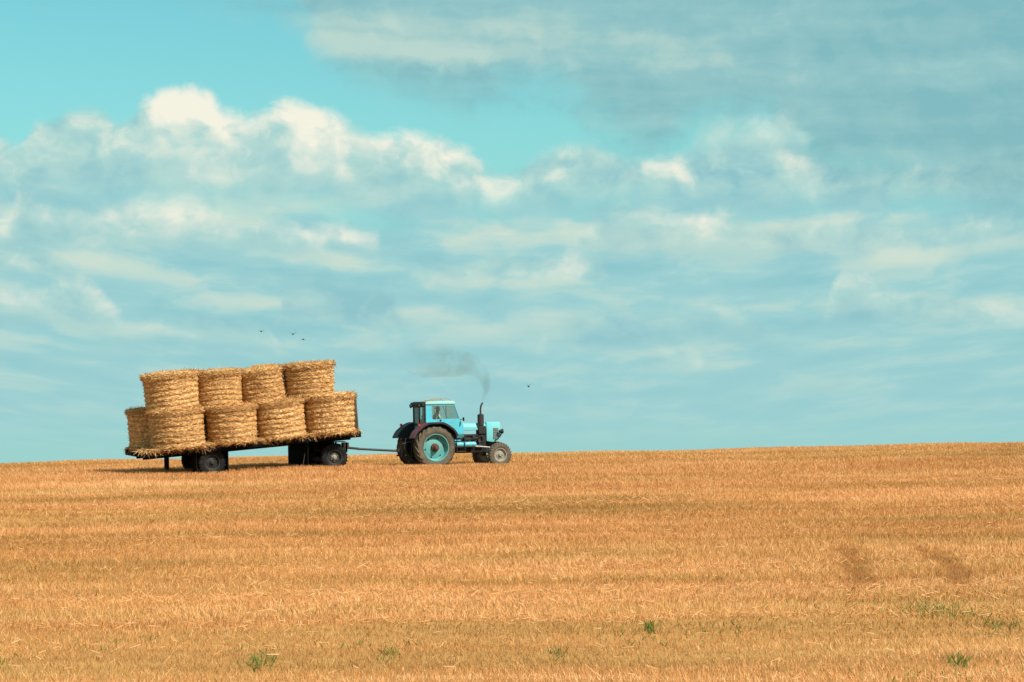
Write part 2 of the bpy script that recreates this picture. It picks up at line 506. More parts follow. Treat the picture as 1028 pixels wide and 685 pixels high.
def ground_material():
    m, n, p = material('stubble_soil')
    tc = n.node('ShaderNodeTexCoord').outputs['Object']
    mp = n.node('ShaderNodeMapping'); mp.inputs['Scale'].default_value = (.12, 1, 1)
    m.node_tree.links.new(tc, mp.inputs['Vector'])
    rows = n.noise(mp.outputs[0], .55, 5, .6)
    chaff = n.noise(tc, 9., 6, .7)
    big = n.noise(tc, .07, 4, .5)
    c = n.ramp(rows * .45 + chaff * .4 + big * .15, [(.30, (.22, .10, .032)), (.5, (.42, .21, .068)), (.7, (.58, .34, .13))])
    at = n.node('ShaderNodeAttribute', attribute_name='track')
    c = n.mix(E(n, at.outputs['Fac']), c, (.30, .12, .034, 1))
    n.set(p.inputs['Base Color'], c)
    p.inputs['Roughness'].default_value = .95
    p.inputs['Specular IOR Level'].default_value = .1
    b = n.node('ShaderNodeBump'); b.inputs['Strength'].default_value = .6; b.inputs['Distance'].default_value = .05
    n.set(b.inputs['Height'], chaff)
    m.node_tree.links.new(b.outputs[0], p.inputs['Normal'])
    return m

def build_ground():
    xs = np.concatenate([np.linspace(-3000, -200, 12), np.linspace(-170, -40, 14), np.arange(-36, 36.1, .4), np.linspace(40, 170, 14), np.linspace(200, 3000, 12)])
    ys = np.concatenate([np.linspace(-400, -20, 12), np.arange(0, 38, 2.), np.arange(38, 125, .35), np.linspace(127, 200, 20), np.linspace(240, 6000, 30)])
    X, Y = np.meshgrid(xs, ys)
    V = np.stack([X, Y, g(X, Y)], -1).reshape(-1, 3)
    nx = len(xs); ny = len(ys)
    i = np.arange(nx - 1)[None] + nx * np.arange(ny - 1)[:, None]
    i = i.ravel()
    F = np.stack([i, i + 1, i + 1 + nx, i + nx], -1)
    cx = V[F, 0].mean(1); cy = V[F, 1].mean(1)
    o = np_mesh('ground', V, F, ground_material(), attrs={'track': track_mask(cx, cy) * .9}, smooth=True)
    return tag(o, kind='structure')
build_ground()

def blades(x, y, z0, h, w, lean, taper=.45):
    """Quads standing at (x, y): height h, width w, tips leaning by lean (n,2)."""
    n_ = len(x)
    yaw = rng.uniform(0, math.pi, n_)
    cx, sy = np.cos(yaw) * w * .5, np.sin(yaw) * w * .5
    b = np.stack([x, y, z0], -1)
    tp = b + np.stack([lean[:, 0], lean[:, 1], h], -1)
    s = np.stack([cx, sy, np.zeros(n_)], -1)
    V = np.stack([b - s, b + s, tp + s * taper, tp - s * taper], 1).reshape(-1, 3)
    F = np.arange(4 * n_).reshape(-1, 4)
    return V, F

def wedge(n_, y0, y1, margin=6., p=1.0):
    """Random points in the part of the field seen (and a strip beside it)."""
    u = rng.random(int(n_ * 1.15))
    # width grows with y, so draw y with density proportional to it
    y = np.sqrt(y0 ** 2 + u * (y1 ** 2 - y0 ** 2))
    x = rng.uniform(-1, 1, len(y)) * (y * .192 + margin)
    return x[:n_], y[:n_]

M_STUB = straw_mat('stubble_straw', (.25, .105, .028), (.635, .305, .098), (.90, .59, .29), warm=((.76, .84, .78), (1.05, 1.0, 1.08)))
def build_stubble():
    N = 1300000
    x, y = wedge(N, 35.0, 116.5, 5)
    y = np.round((y + .04 * x) / .16) * .16 - .04 * x + rng.normal(0, .03, len(y))   # drill rows
    tr = track_mask(x, y)
    keep = rng.random(len(x)) > tr * .35
    x, y, tr = x[keep], y[keep], tr[keep]
    b = band(x, y)
    cl = fbm2(x, y, 1.3, 3, 3)
    blot = fbm2(x * .22 + 9, y, .32, 44, 4) - .5
    grow = np.interp(y, [38, 60, 88, 93, 99, 104, 120], [.62, .78, 1.0, 1.5, 1.5, 1.1, 1.1])
    h = (.08 + .07 * b + .06 * cl) * grow * .88 * rng.uniform(.7, 1.2, len(x)) * (1 - .35 * tr)
    w = rng.uniform(.006, .015, len(x)) * np.interp(y, [40, 90], [.85, 1.15])
    lean = rng.normal(0, 1, (len(x), 2)) * h[:, None] * .42 + np.array([.25, -.1]) * h[:, None] * (fbm2(x, y, .2, 8, 2) - .45)[:, None] * 2
    V, F = blades(x, y, g(x, y) - .01, h, w, lean)
    tone = np.clip(np.interp(y, [44, 62, 100], [.50, .45, .49]) + (b - .5) * .20 + (fbm2(x * .07, y, 2.4, 71, 3) - .5) * .45 + blot * .36 + (cl - .5) * .22 + rng.normal(0, .14, len(x)) + (rng.random(len(x)) < .05) * .35 - tr * .32, 0, 1)
    hue = np.clip(.58 + (fbm2(x * .16, y + 50, .55, 61, 4) - .5) * 2.2 + (b - .5) * .4 + rng.normal(0, .12, len(x)) + tr * .3, 0, 1)
    tag(np_mesh('stubble', V, F, M_STUB, attrs={'tone': tone, 'hue': hue}), 'golden cut stubble covering the whole sloping field', 'stubble', kind='stuff')
    # loose straw
    N = 230000
    x, y = wedge(N, 35.0, 115, 5)
    s = swath(x, y)
    keep = rng.random(N) < (s * .85 + .05) * (1 - .8 * track_mask(x, y))
    x, y, s = x[keep], y[keep], s[keep]
    n_ = len(x)
    L = rng.uniform(.06, .22, n_); a = rng.normal(0, .9, n_)
    ln = np.stack([np.cos(a) * L * np.sign(rng.random(n_) - .5), np.sin(a) * L], -1)
    V, F = blades(x, y, g(x, y) + rng.uniform(.03, .11, n_), rng.normal(.03, .07, n_), rng.uniform(.008, .018, n_), ln, .8)
    # lying stalks: widen them upwards so that they show
    V = V.reshape(-1, 4, 3); w = rng.uniform(.006, .012, n_)
    V[:, 1] = V[:, 0]; V[:, 1, 2] += w; V[:, 2] = V[:, 3]; V[:, 2, 2] += w * .8
    tone = np.clip(rng.normal(.64, .18, n_), 0, 1)
    tag(np_mesh('loose_straw', V.reshape(-1, 3), F, M_STUB, attrs={'tone': tone, 'hue': rng.uniform(.5, 1, n_)}), 'pale loose straw lying in swaths on the stubble', 'straw', kind='stuff')
build_stubble()

M_WEED = straw_mat('weed_leaf', (.06, .11, .018), (.13, .19, .03), (.27, .29, .07), trans=.25)
def px_to_field(px, py):
    """World point of the field where the photograph shows pixel (px, py)."""
    ys = np.linspace(36, 112, 3000)
    k = (px - 514) / 2700
    r = 470 - 2700 * g(k * ys, ys) / ys
    i = np.argmin(np.abs(r - py))
    return k * ys[i], ys[i]

def build_weeds():
    # seedlings between the stalks: uncountable
    N = 150000
    x, y = wedge(N, 35, 75, 4)
    m = np.clip((fbm2(x, y * 1.6, .35, 77, 4) - .56) * 5, 0, 1) * np.clip((62 - y) / 14, .03, 1)
    keep = rng.random(N) < m * .20
    x, y = x[keep], y[keep]; n_ = len(x)
    h = rng.uniform(.04, .10, n_)
    V, F = blades(x, y, g(x, y), h, rng.uniform(.015, .035, n_), rng.normal(0, .06, (n_, 2)), .3)
    tag(np_mesh('weed_seedlings', V, F, M_WEED, attrs={'tone': rng.random(n_)}), 'thin green weeds sprouting between the stubble rows', 'weeds', kind='stuff')
    spots = [(264, 665, .24, .09, 110, 'brightest green weed tuft, at the foot of the field below the trailer'),
             (391, 657, .18, .07, 45, 'small green weed tuft in the stubble below the gap between trailer and tractor'),
             (938, 614, .75, .085, 330, 'widest green weed patch, a long low strip just below the right tyre track'),
             (1004, 627, .50, .06, 120, 'thin faint green weed strip running out at the right edge of the field'),
             (651, 632, .10, .15, 45, 'narrow upright green weed alone in the stubble right of centre'),
             (561, 657, .16, .07, 40, 'faint green weed tuft in the lower middle, left of the narrow upright weed'),
             (962, 667, .16, .13, 80, 'leafy green weed near the bottom right corner of the field')]
    for px, py, rad, ht, cnt, label in spots:
        cx, cy = px_to_field(px, py)
        dx = rng.normal(0, rad * .55, cnt); dy = rng.normal(0, .30 + rad * .45, cnt)
        fall = np.exp(-(dx / rad) ** 2)
        h = ht * rng.uniform(.35, 1.0, cnt) * (.45 + .5 * fall) + .035
        z = g(cx + dx, cy + dy) - g(cx, cy)
        V, F = blades(dx, dy, z, h, rng.uniform(.012, .032, cnt), rng.normal(0, .06, (cnt, 2)), .25)
        o = np_mesh('weed_leaves', V, F, M_WEED, attrs={'tone': rng.random(cnt) ** 1.2})
        o.location = (cx, cy, float(g(cx, cy)))
        tag(o, label, 'weed', 'green weeds in the stubble', 'thing')
build_weeds()

def frame_on_ground(x, y, heading):
    """Matrix for a vehicle standing at (x, y) on the slope."""
    e = 1.2
    fx = Vector((math.cos(heading), math.sin(heading), 0))
    a = float(g(x + fx.x * e, y + fx.y * e)); b = float(g(x - fx.x * e, y - fx.y * e))
    c = float(g(x - fx.y * e, y + fx.x * e)); d = float(g(x + fx.y * e, y - fx.x * e))
    X = Vector((fx.x, fx.y, (a - b) / (2 * e))).normalized()
    Yv = Vector((-fx.y, fx.x, (c - d) / (2 * e))).normalized()
    Z = X.cross(Yv).normalized(); Yv = Z.cross(X)
    z = (a + b + c + d) / 4
    return Matrix(((X.x, Yv.x, Z.x, x), (X.y, Yv.y, Z.y, y), (X.z, Yv.z, Z.z, z), (0, 0, 0, 1)))

# ------------------------------------------------------------------ wheels
def lug_tyre(r, w, rim, lugs, mat, lug_h=.04):
    m = MB()
    h = w / 2
    m.lathe_y([(rim, -h * .72), (rim + .04, -h * .92), (rim + (r - rim) * .55, -h), (r - .05, -h * .93), (r - .012, -h * .7), (r, 0), (r - .012, h * .7), (r - .05, h * .93), (rim + (r - rim) * .55, h), (rim + .04, h * .92), (rim, h * .72), (rim, -h * .72)], 56)
    for side in (-1, 1):
        for k in range(lugs):
            a = 2 * math.pi * (k + (.5 if side > 0 else 0)) / lugs
            sw = R(22) * (1)
            # slanted bar from the middle of the tread to the shoulder
            p = []
            for t, (yy, aa, rr) in enumerate(((0.0, a, r), (side * h * .55, a + sw * .55, r - .004), (side * h * .97, a + sw, r - .06))):
                p.append((yy, aa, rr))
            wd = .030 / r
            v, f = [], []
            for yy, aa, rr in p:
                for da in (-wd, wd):
                    for dr in (-.01, lug_h):
                        v.append(((rr + dr) * math.cos(aa + da), yy, (rr + dr) * math.sin(aa + da)))
            for s in range(2):
                o = s * 4
                f += [(o, o + 1, o + 5, o + 4), (o + 2, o + 6, o + 7, o + 3), (o + 1, o + 3, o + 7, o + 5), (o, o + 4, o + 6, o + 2)]
            f += [(0, 2, 3, 1), (8, 9, 11, 10)]
            m._new(v, f)
    return m

def tractor_rear_wheel(parent):
    w = empty('rear_wheel', parent)
    lug_tyre(.77, .42, .50, 20, M_TYRE).build('tyre', M_TYRE, w)
    m = MB()
    m.lathe_y([(.505, -.17), (.515, -.185), (.49, -.185), (.475, -.15), (.455, .0), (.42, .03), (.34, .0), (.20, -.03), (.0, -.03)], 48)
    m.build('rim', M_RIM, w)
    m = MB(); m.lathe_y([(.0, .05), (.44, .06), (.47, .15), (.515, .18), (.505, .165)], 48); m.lathe_y([(.30, .06), (.30, .16), (.0, .16)], 32)  # rim's inner side with a drum shape, black standing in for shade
    m.build('rim_back_shade', M_BLACK, w)
    m = MB()
    m.lathe_y([(.0, -.25), (.06, -.25), (.085, -.22), (.10, -.12), (.15, -.10), (.16, -.02)], 24)
    for k in range(8):
        a = 2 * math.pi * k / 8
        m.frustum((.13 * math.cos(a), -.095, .13 * math.sin(a)), (.13 * math.cos(a), -.135, .13 * math.sin(a)), .016, n=6)
    m.build('hub', M_RUST, w)
    for k in range(6):
        a = 2 * math.pi * (k + .35) / 6
        m = MB(); m.frustum((.37 * math.cos(a), .03, .37 * math.sin(a)), (.37 * math.cos(a), .002, .37 * math.sin(a)), .032, n=10)  # raised black disc instead of an opening, its darkness put into colour
        m.build('rim_slot_dark', M_BLACK, w)
    return w

def small_wheel(parent, name, r, wd, rim_r, tyre_m, rim_m, lugs=0):
    w = empty(name, parent)
    h = wd / 2
    m = MB()
    m.lathe_y([(rim_r, -h * .75), (rim_r + .03, -h * .95), (rim_r + (r - rim_r) * .5, -h), (r - .05, -h * .9), (r - .015, -h * .62), (r, -h * .3), (r - .012, -h * .18), (r, 0), (r - .012, h * .18), (r, h * .3), (r - .015, h * .62), (r - .05, h * .9), (rim_r + (r - rim_r) * .5, h), (rim_r + .03, h * .95), (rim_r, h * .75), (rim_r, -h * .75)], 44)
    for k in range(lugs):                    # shoulder blocks
        a = 2 * math.pi * k / lugs
        Mx = Matrix.Rotation(-a, 4, 'Y')
        for s in (-1, 1):
            m.box(r - .06, r - .004, s * h * .55, s * h * 1.0, -.022, .022, 0, Mx)
    m.build('tyre', tyre_m, w)
    m = MB()
    m.lathe_y([(rim_r + .004, -h * .72), (rim_r + .01, -h * .85), (rim_r - .02, -h * .82), (rim_r - .035, -h * .35), (rim_r - .07, -h * .12), (rim_r * .55, -h * .30), (.0, -h * .30)], 36)
    m.lathe_y([(.0, 0), (rim_r - .035, h * .1), (rim_r - .02, h * .8), (rim_r + .004, h * .72)], 36)
    m.build('rim', rim_m, w)
    m = MB()
    m.lathe_y([(.0, -h * .95), (.045, -h * .95), (.065, -h * .8), (.07, -h * .45), (.10, -h * .40), (.11, -h * .27)], 20)
    for k in range(6):
        a = 2 * math.pi * k / 6
        m.frustum((rim_r * .48 * math.cos(a), -h * .26, rim_r * .48 * math.sin(a)), (rim_r * .48 * math.cos(a), -h * .48, rim_r * .48 * math.sin(a)), .014, n=6)
    m.build('hub', rim_m, w)
    return w

def put(o, x, y, z, flip=False, spin=0.):
    o.matrix_local = Matrix.Translation((x, y, z)) @ Matrix.Rotation(math.pi if flip else 0, 4, 'Z') @ Matrix.Rotation(spin, 4, 'Y')

# ------------------------------------------------------------------ tractor
def build_tractor():
    T = empty('tractor')
    T.matrix_world = frame_on_ground(-3.21, 100.77, R(25))
    tag(T, 'old light blue farm tractor with boxy cab and upright exhaust, towing the hay trailer', 'tractor')
    # drive train
    m = MB()
    m.box(-.35, 1.25, -.24, .24, .58, 1.02, .04)
    m.prism_x([(-.24, .55), (.24, .55), (.3, .8), (.3, 1.25), (-.3, 1.25), (-.3, .8)], 1.25, 2.35, .02)
    m.box(2.3, 2.95, -.19, .19, .55, .95, .02)
    m.frustum((0, -.66, .80), (0, .66, .80), .17)
    m.frustum((0, -.82, .80), (0, .82, .80), .09)
    m.box(-.42, -.12, -.3, .3, .7, 1.15, .03)
    m.build('chassis', M_BLACK, T)
    m = MB()
    for x, z, r_, l in ((1.45, 1.12, .06, .10), (1.62, .98, .05, .12), (1.83, 1.16, .075, .08), (2.02, 1.0, .06, .14), (2.2, 1.13, .055, .09)):
        m.frustum((x, -.30, z), (x, -.30 - l, z), r_, n=12)
    m.box(1.36, 2.28, -.345, -.305, 1.19, 1.235, .008)
    m.box(1.9, 2.2, -.36, -.31, .72, .90, .02)
    for x in (1.5, 1.72, 1.95, 2.15):
        m.frustum((x, -.31, .80), (x, -.36, .95), .03, n=8)
    m.frustum((1.7, -.36, .62), (1.7, -.36, .86), .075, n=14)
    m.tube([(1.4, -.33, 1.0), (1.55, -.38, 1.08), (1.8, -.37, 1.07), (2.2, -.34, 1.2)], .014)
    m.build('engine_parts', M_ENG, T)
    # rear linkage
    m = MB()
    m.box(-.95, -.35, -.045, .045, .50, .56, .01)
    m.box(-1.0, -.9, -.09, .09, .47, .59, .012)
    for s in (-1, 1):
        m.tube([(-.3, .30 * s, .52), (-.7, .36 * s, .50), (-1.02, .40 * s, .52)], .03)
        m.tube([(-.40, .28 * s, 1.18), (-.68, .34 * s, 1.14), (-.75, .36 * s, .52)], .022)
    m.tube([(-.4, 0, 1.05), (-.95, 0, .95)], .03)
    m.build('hitch', M_BLACK, T)
    # front axle
    m = MB()
    m.box(2.62, 2.78, -.60, .60, .52, .64, .02)
    for s in (-1, 1):
        m.frustum((2.70, .60 * s, .40), (2.70, .60 * s, .76), .05)
        m.frustum((2.70, .58 * s, .46), (2.70, .74 * s, .46), .045)
    m.build('front_axle', M_BLACK, T)
    m = MB(); m.tube([(1.2, -.42, .80), (1.9, -.50, .80), (2.66, -.56, .72)], .024); m.box(1.1, 1.3, -.46, -.25, .76, .90, .02)
    m.build('drag_link', M_GREY, T)
    # wheels
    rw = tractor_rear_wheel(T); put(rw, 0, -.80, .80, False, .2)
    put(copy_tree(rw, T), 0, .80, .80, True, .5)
    fw = small_wheel(T, 'front_wheel', .46, .22, .25, M_TYRE, M_GREYRIM, 26); put(fw, 2.70, -.72, .46)
    put(copy_tree(fw, T), 2.70, .72, .46, True, .4)
    # bonnet
    m = MB()
    m.prism_x([(-.33, 1.40), (-.345, 1.52), (-.30, 1.63), (-.2, 1.675), (.2, 1.675), (.30, 1.63), (.345, 1.52), (.33, 1.40)], 1.22, 2.34, .012)
    m.build('bonnet', M_CYAN_PALE, T)
    m = MB()
    m.prism([(2.345, 1.69), (2.345, .98), (2.62, .93), (2.92, 1.20), (2.95, 1.62), (2.88, 1.70)], -.36, .36, .035, 2)
    m.build('nose', M_CYAN_PALE, T)
    m = MB()
    for s in (-1, 1):
        for k in range(7):
            z = 1.06 + k * .062
            m.box(2.62 - .0 * k, 2.83, s * .375 - .012, s * .375 + .012, z, z + .042, .004)
    m.box(2.958, 2.985, -.24, .24, 1.12, 1.56, .01)
    m.build('grille', M_GRILLE, T)
    m = MB()
    m.box(2.9, 3.05, -.3, .3, .60, .92, .04)
    m.build('front_weight', M_BLACK, T)
    # headlights on arms
    for s in (-1, 1):
        m = MB()
        m.tube([(2.68, .34 * s, .98), (2.76, .42 * s, 1.04), (2.87, .50 * s, 1.20), (2.90, .50 * s, 1.27)], .026)
        m.frustum((2.80, .50 * s, 1.34), (2.95, .50 * s, 1.34), .045, .095, 18)
        h = m.build('headlight', M_BLACK, T)
        m = MB(); m.frustum((2.951, .50 * s, 1.34), (2.965, .50 * s, 1.34), .085, .07, 18)
        m.build('lens', M_LAMP, h)
    # exhaust and air cleaner
    m = MB()
    m.frustum((2.15, -.27, 1.50), (2.15, -.27, 1.58), .05, .11, 18)
    m.frustum((2.15, -.27, 1.58), (2.15, -.27, 1.98), .122, n=18)
    m.frustum((2.15, -.27, 1.98), (2.15, -.27, 2.02), .11, .045, 18)
    m.tube([(2.15, -.27, 2.0), (2.15, -.27, 2.18), (2.165, -.27, 2.28), (2.20, -.27, 2.36), (2.245, -.27, 2.43)], .034, 10)
    m.build('exhaust', M_EXH, T)
    m = MB()
    m.box(2.0, 2.32, -.40, -.12, 1.24, 1.56, .03)
    m.frustum((2.0, -.30, 1.5), (2.0, -.30, 1.66), .06, n=12)
    m.build('manifold', M_BLACK, T)
    # air tank and step
    m = MB()
    m.frustum((.98, -.52, .88), (1.78, -.52, .88), .098, n=18)
    m.frustum((.93, -.52, .88), (.98, -.52, .88), .05, .098, 18); m.frustum((1.78, -.52, .88), (1.83, -.52, .88), .098, .05, 18)
    tk = m.build('air_tank', M_CYAN, T)
    for x in (1.12, 1.45, 1.66):
        m = MB(); m.frustum((x, -.52, .88), (x + .035, -.52, .88), .106, n=18)
        m.build('tank_strap', M_GREY, tk)
    m = MB(); m.box(.95, 1.35, -.68, -.40, .60, .64, .008); m.box(.97, 1.0, -.66, -.63, .62, 1.25, .004); m.box(1.30, 1.33, -.66, -.63, .62, 1.25, .004)
    m.build('step', M_BLACK, T)
    # cab
    cab = MB()
    H = .57
    for s in (-1, 1):
        y0, y1 = (s * H, s * (H - .035))
        y0, y1 = min(y0, y1), max(y0, y1)
        cab.prism([(-.22, 1.64), (-.22, 2.40), (.03, 2.40), (.03, 1.86), (.10, 1.84), (.26, 1.84), (.26, 1.70)], y0, y1, .006)     # rear quarter
        cab.prism([(.262, 2.345), (.262, 2.40), (.955, 2.40), (.985, 2.345)], y0, y1, .004)
        cab.prism([(.032, 2.345), (.032, 2.40), (.26, 2.40), (.26, 2.345)], y0, y1, .004)
        cab.prism([(1.13, 1.85), (.952, 2.345), (.995, 2.345), (1.19, 1.80)], y0, y1, .004)                                     # A pillar
    cab.box(-.22, -.18, -H + .04, H - .04, 1.35, 1.66, .006)      # rear lower panel
    cab.box(.26, 1.2, -H + .04, H - .04, 1.02, 1.06, .006)        # floor
    cab.build('cab', M_CYAN, T)
    m = MB()
    y0, y1 = -H - .004, -H + .030
    for s in (1, -1):
        a, b = (y0, y1) if s == 1 else (-y1, -y0)
        d = MB()
        d.prism([(.262, 1.85), (1.128, 1.85), (1.20, 1.77), (1.30, 1.60), (1.34, 1.30), (1.02, 1.28), (.90, 1.42), (.74, 1.58), (.54, 1.68), (.262, 1.70)], a, b, .008)
        dr = d.build('door', M_CYAN, T)
        d = MB(); d.prism([(1.0, 1.26), (1.335, 1.275), (1.32, 1.13), (1.05, 1.12)], a + .01, b + .01 if s == 1 else b - .0, .006); d.build('door_shade', M_DOOR_SHADE, T)  # strip below the door, shade put into its dark teal
        d = MB(); yy = -H - .02 if s == 1 else H + .02
        d.box(.34, .40, yy - .015, yy + .015, 1.78, 1.83, .004); d.build('handle', M_BLACK, dr)
        d = MB(); yy = -H + .016 if s == 1 else H - .016
        d.box(.272, .30, yy - .012, yy + .012, 1.852, 2.343, .004); d.build('window_bar', M_BLACK, dr)
        d = MB(); d.box(.60, .615, yy - .010, yy + .010, 1.852, 2.343, .003); d.build('window_bar', M_BLACK, dr)
        for q in ([(.03, 1.852), (.03, 2.343), (.27, 2.343), (.27, 1.852)], [(.302, 1.852), (.302, 2.343), (.955, 2.343), (1.125, 1.852)]):
            d = MB(); d.prism(q, yy - .003, yy + .003); d.build('side_window', M_GLASS, T)
    # rear window in a black frame
    m = MB()
    for s in (-1, 1):
        m.box(-.265, -.21, s * (H - .03) - .03, s * (H - .03) + .03, 1.62, 2.42, .006)
    m.box(-.262, -.213, -H + .03, H - .03, 1.62, 1.70, .006)
    m.box(-.262, -.213, -H + .03, H - .03, 2.30, 2.40, .006)
    m.box(-.258, -.217, -.02, .02, 1.70, 2.30, .004)
    m.build('rear_window_frame', M_BLACK, T)
    m = MB(); m.box(-.242, -.236, -H + .06, H - .06, 1.70, 2.30, 0); m.build('rear_window', M_GLASS, T)
    m = MB()
    m.prism([(-.20, 2.52), (-.36, 2.47), (-.37, 2.33), (-.33, 2.31), (-.27, 2.40), (-.20, 2.405)], -H - .01, H + .01, .012)
    m.frustum((-.37, -.40, 2.36), (-.44, -.40, 2.34), .06, .075, 12); m.frustum((-.37, .40, 2.36), (-.44, .40, 2.34), .06, .075, 12)
    m.build('rear_visor', M_BLACK, T)
    # windscreen
    m = MB(); m.prism([(1.165, 1.82), (.972, 2.345), (.978, 2.345), (1.171, 1.82)], -H + .04, H - .04); m.build('windscreen', M_GLASS, T)
    m = MB()
    m.prism([(1.16, 1.80), (1.195, 1.78), (1.195, 1.40), (1.16, 1.40)], -H + .04, H - .04, .004)
    m.build('dashboard', M_CYAN, T)
    m = MB(); m.prism([(-.24, 2.405), (-.24, 2.47), (-.16, 2.52), (.86, 2.53), (.95, 2.50), (.985, 2.405)], -.61, .61, .018, 2)
    rf = m.build('roof', M_ROOF, T)
    m = MB()                                                        # raised hatch of thin bars
    m.tube([(.02, -.36, 2.53), (.45, -.36, 2.61), (.72, -.36, 2.62), (.92, -.36, 2.54)], .014)
    m.tube([(.02, .36, 2.53), (.45, .36, 2.61), (.72, .36, 2.62), (.92, .36, 2.54)], .014)
    m.prism([(.10, 2.545), (.56, 2.625), (.74, 2.63), (.74, 2.615), (.56, 2.61), (.10, 2.53)], -.35, .35, .003)
    m.build('hatch', M_HATCH, rf)
    m = MB(); m.tube([(1.18, -.57, 1.82), (1.24, -.70, 1.84)], .012); m.box(1.22, 1.25, -.80, -.68, 1.76, 1.90, .008)
    m.build('mirror', M_BLACK, T)
    # inside
    m = MB(); m.box(.0, .42, -.24, .24, 1.36, 1.50, .04); m.box(-.06, .05, -.25, .25, 1.48, 2.02, .04); m.box(-.05, .06, -.20, .20, 2.0, 2.30, .04); m.box(.05, .38, -.18, .18, 1.06, 1.36, .02)
    m.build('seat', M_SEAT, T)
    m = MB()
    m.tube([(1.05, 0, 1.30), (.82, 0, 1.74)], .03)
    q = Vector((-.23, 0, .44)).to_track_quat('Z', 'Y')
    ring = [Vector((.82, 0, 1.74)) + q @ Vector((.2 * math.cos(2 * math.pi * k / 24), .2 * math.sin(2 * math.pi * k / 24), .0)) for k in range(25)]
    m.tube(ring, .016)
    for k in (0, 8, 16): m.tube([(.82, 0, 1.74), ring[k]], .010)
    m.build('steering_wheel', M_BLACK, T)
    # fenders
    for s in (-1, 1):
        arc = []
        for a in range(158, 24, -6):
            rr = .97 if 45 < a < 140 else .99
            x, z = rr * math.cos(R(a)), .80 + rr * math.sin(R(a))
            arc.append((x, min(z, 1.735)))
        inner = [(x * .965, .80 + (z - .80) * .965) for x, z in reversed(arc)]
        m = MB(); a, b = sorted((s * .60, s * 1.02)); m.prism(arc + inner, a, b, .004)
        f = m.build('fender', M_NAVY, T)
        rim = [(x * 1.012, .80 + (z - .80) * 1.012) for x, z in arc]; low = [(x * .935, .80 + (z - .80) * .935) for x, z in reversed(arc)]
        m = MB(); a, b = sorted((s * 1.022, s * 1.045)); m.prism(rim + low, a, b, .004)
        m.build('fender_lip', M_NAVY, f)
        if s < 0:
            q = len(rim) * 5 // 12
            m = MB(); m.prism([(x * 1.004, z) for x, z in rim[:q]] + [(x * .985, .80 + (z - .80) * .975) for x, z in reversed(rim[:q])], -1.052, -.60, .004); m.build('fender_edge', M_MAROON, f)
        m = MB(); a, b = sorted((s * .575, s * .60)); m.prism([(x, z) for x, z in arc] + [(.55, 1.0), (-.55, 1.0)], a, b, .003)
        m.build('fender_wall', M_NAVY, f)
        m = MB(); m.box(-.66, -.60, s * .86 - .07, s * .86 + .07, 1.60, 1.70, .012)
        m.build('tail_light', M_RED, T)
    return T
M_ENG = paint('oily_iron', (.014, .014, .014), (.15, .14, .12), .6, .2, amt=.3, scale=10)
M_DOOR_SHADE = paint('door_shade_teal', (.02, .14, .16), (.03, .08, .08), .6, amt=.4)  # body cyan darkened to carry the shade under the door
M_HATCH = paint('weathered_canvas', (.30, .27, .20), (.18, .15, .11), .9, amt=.5)
tractor = build_tractor()

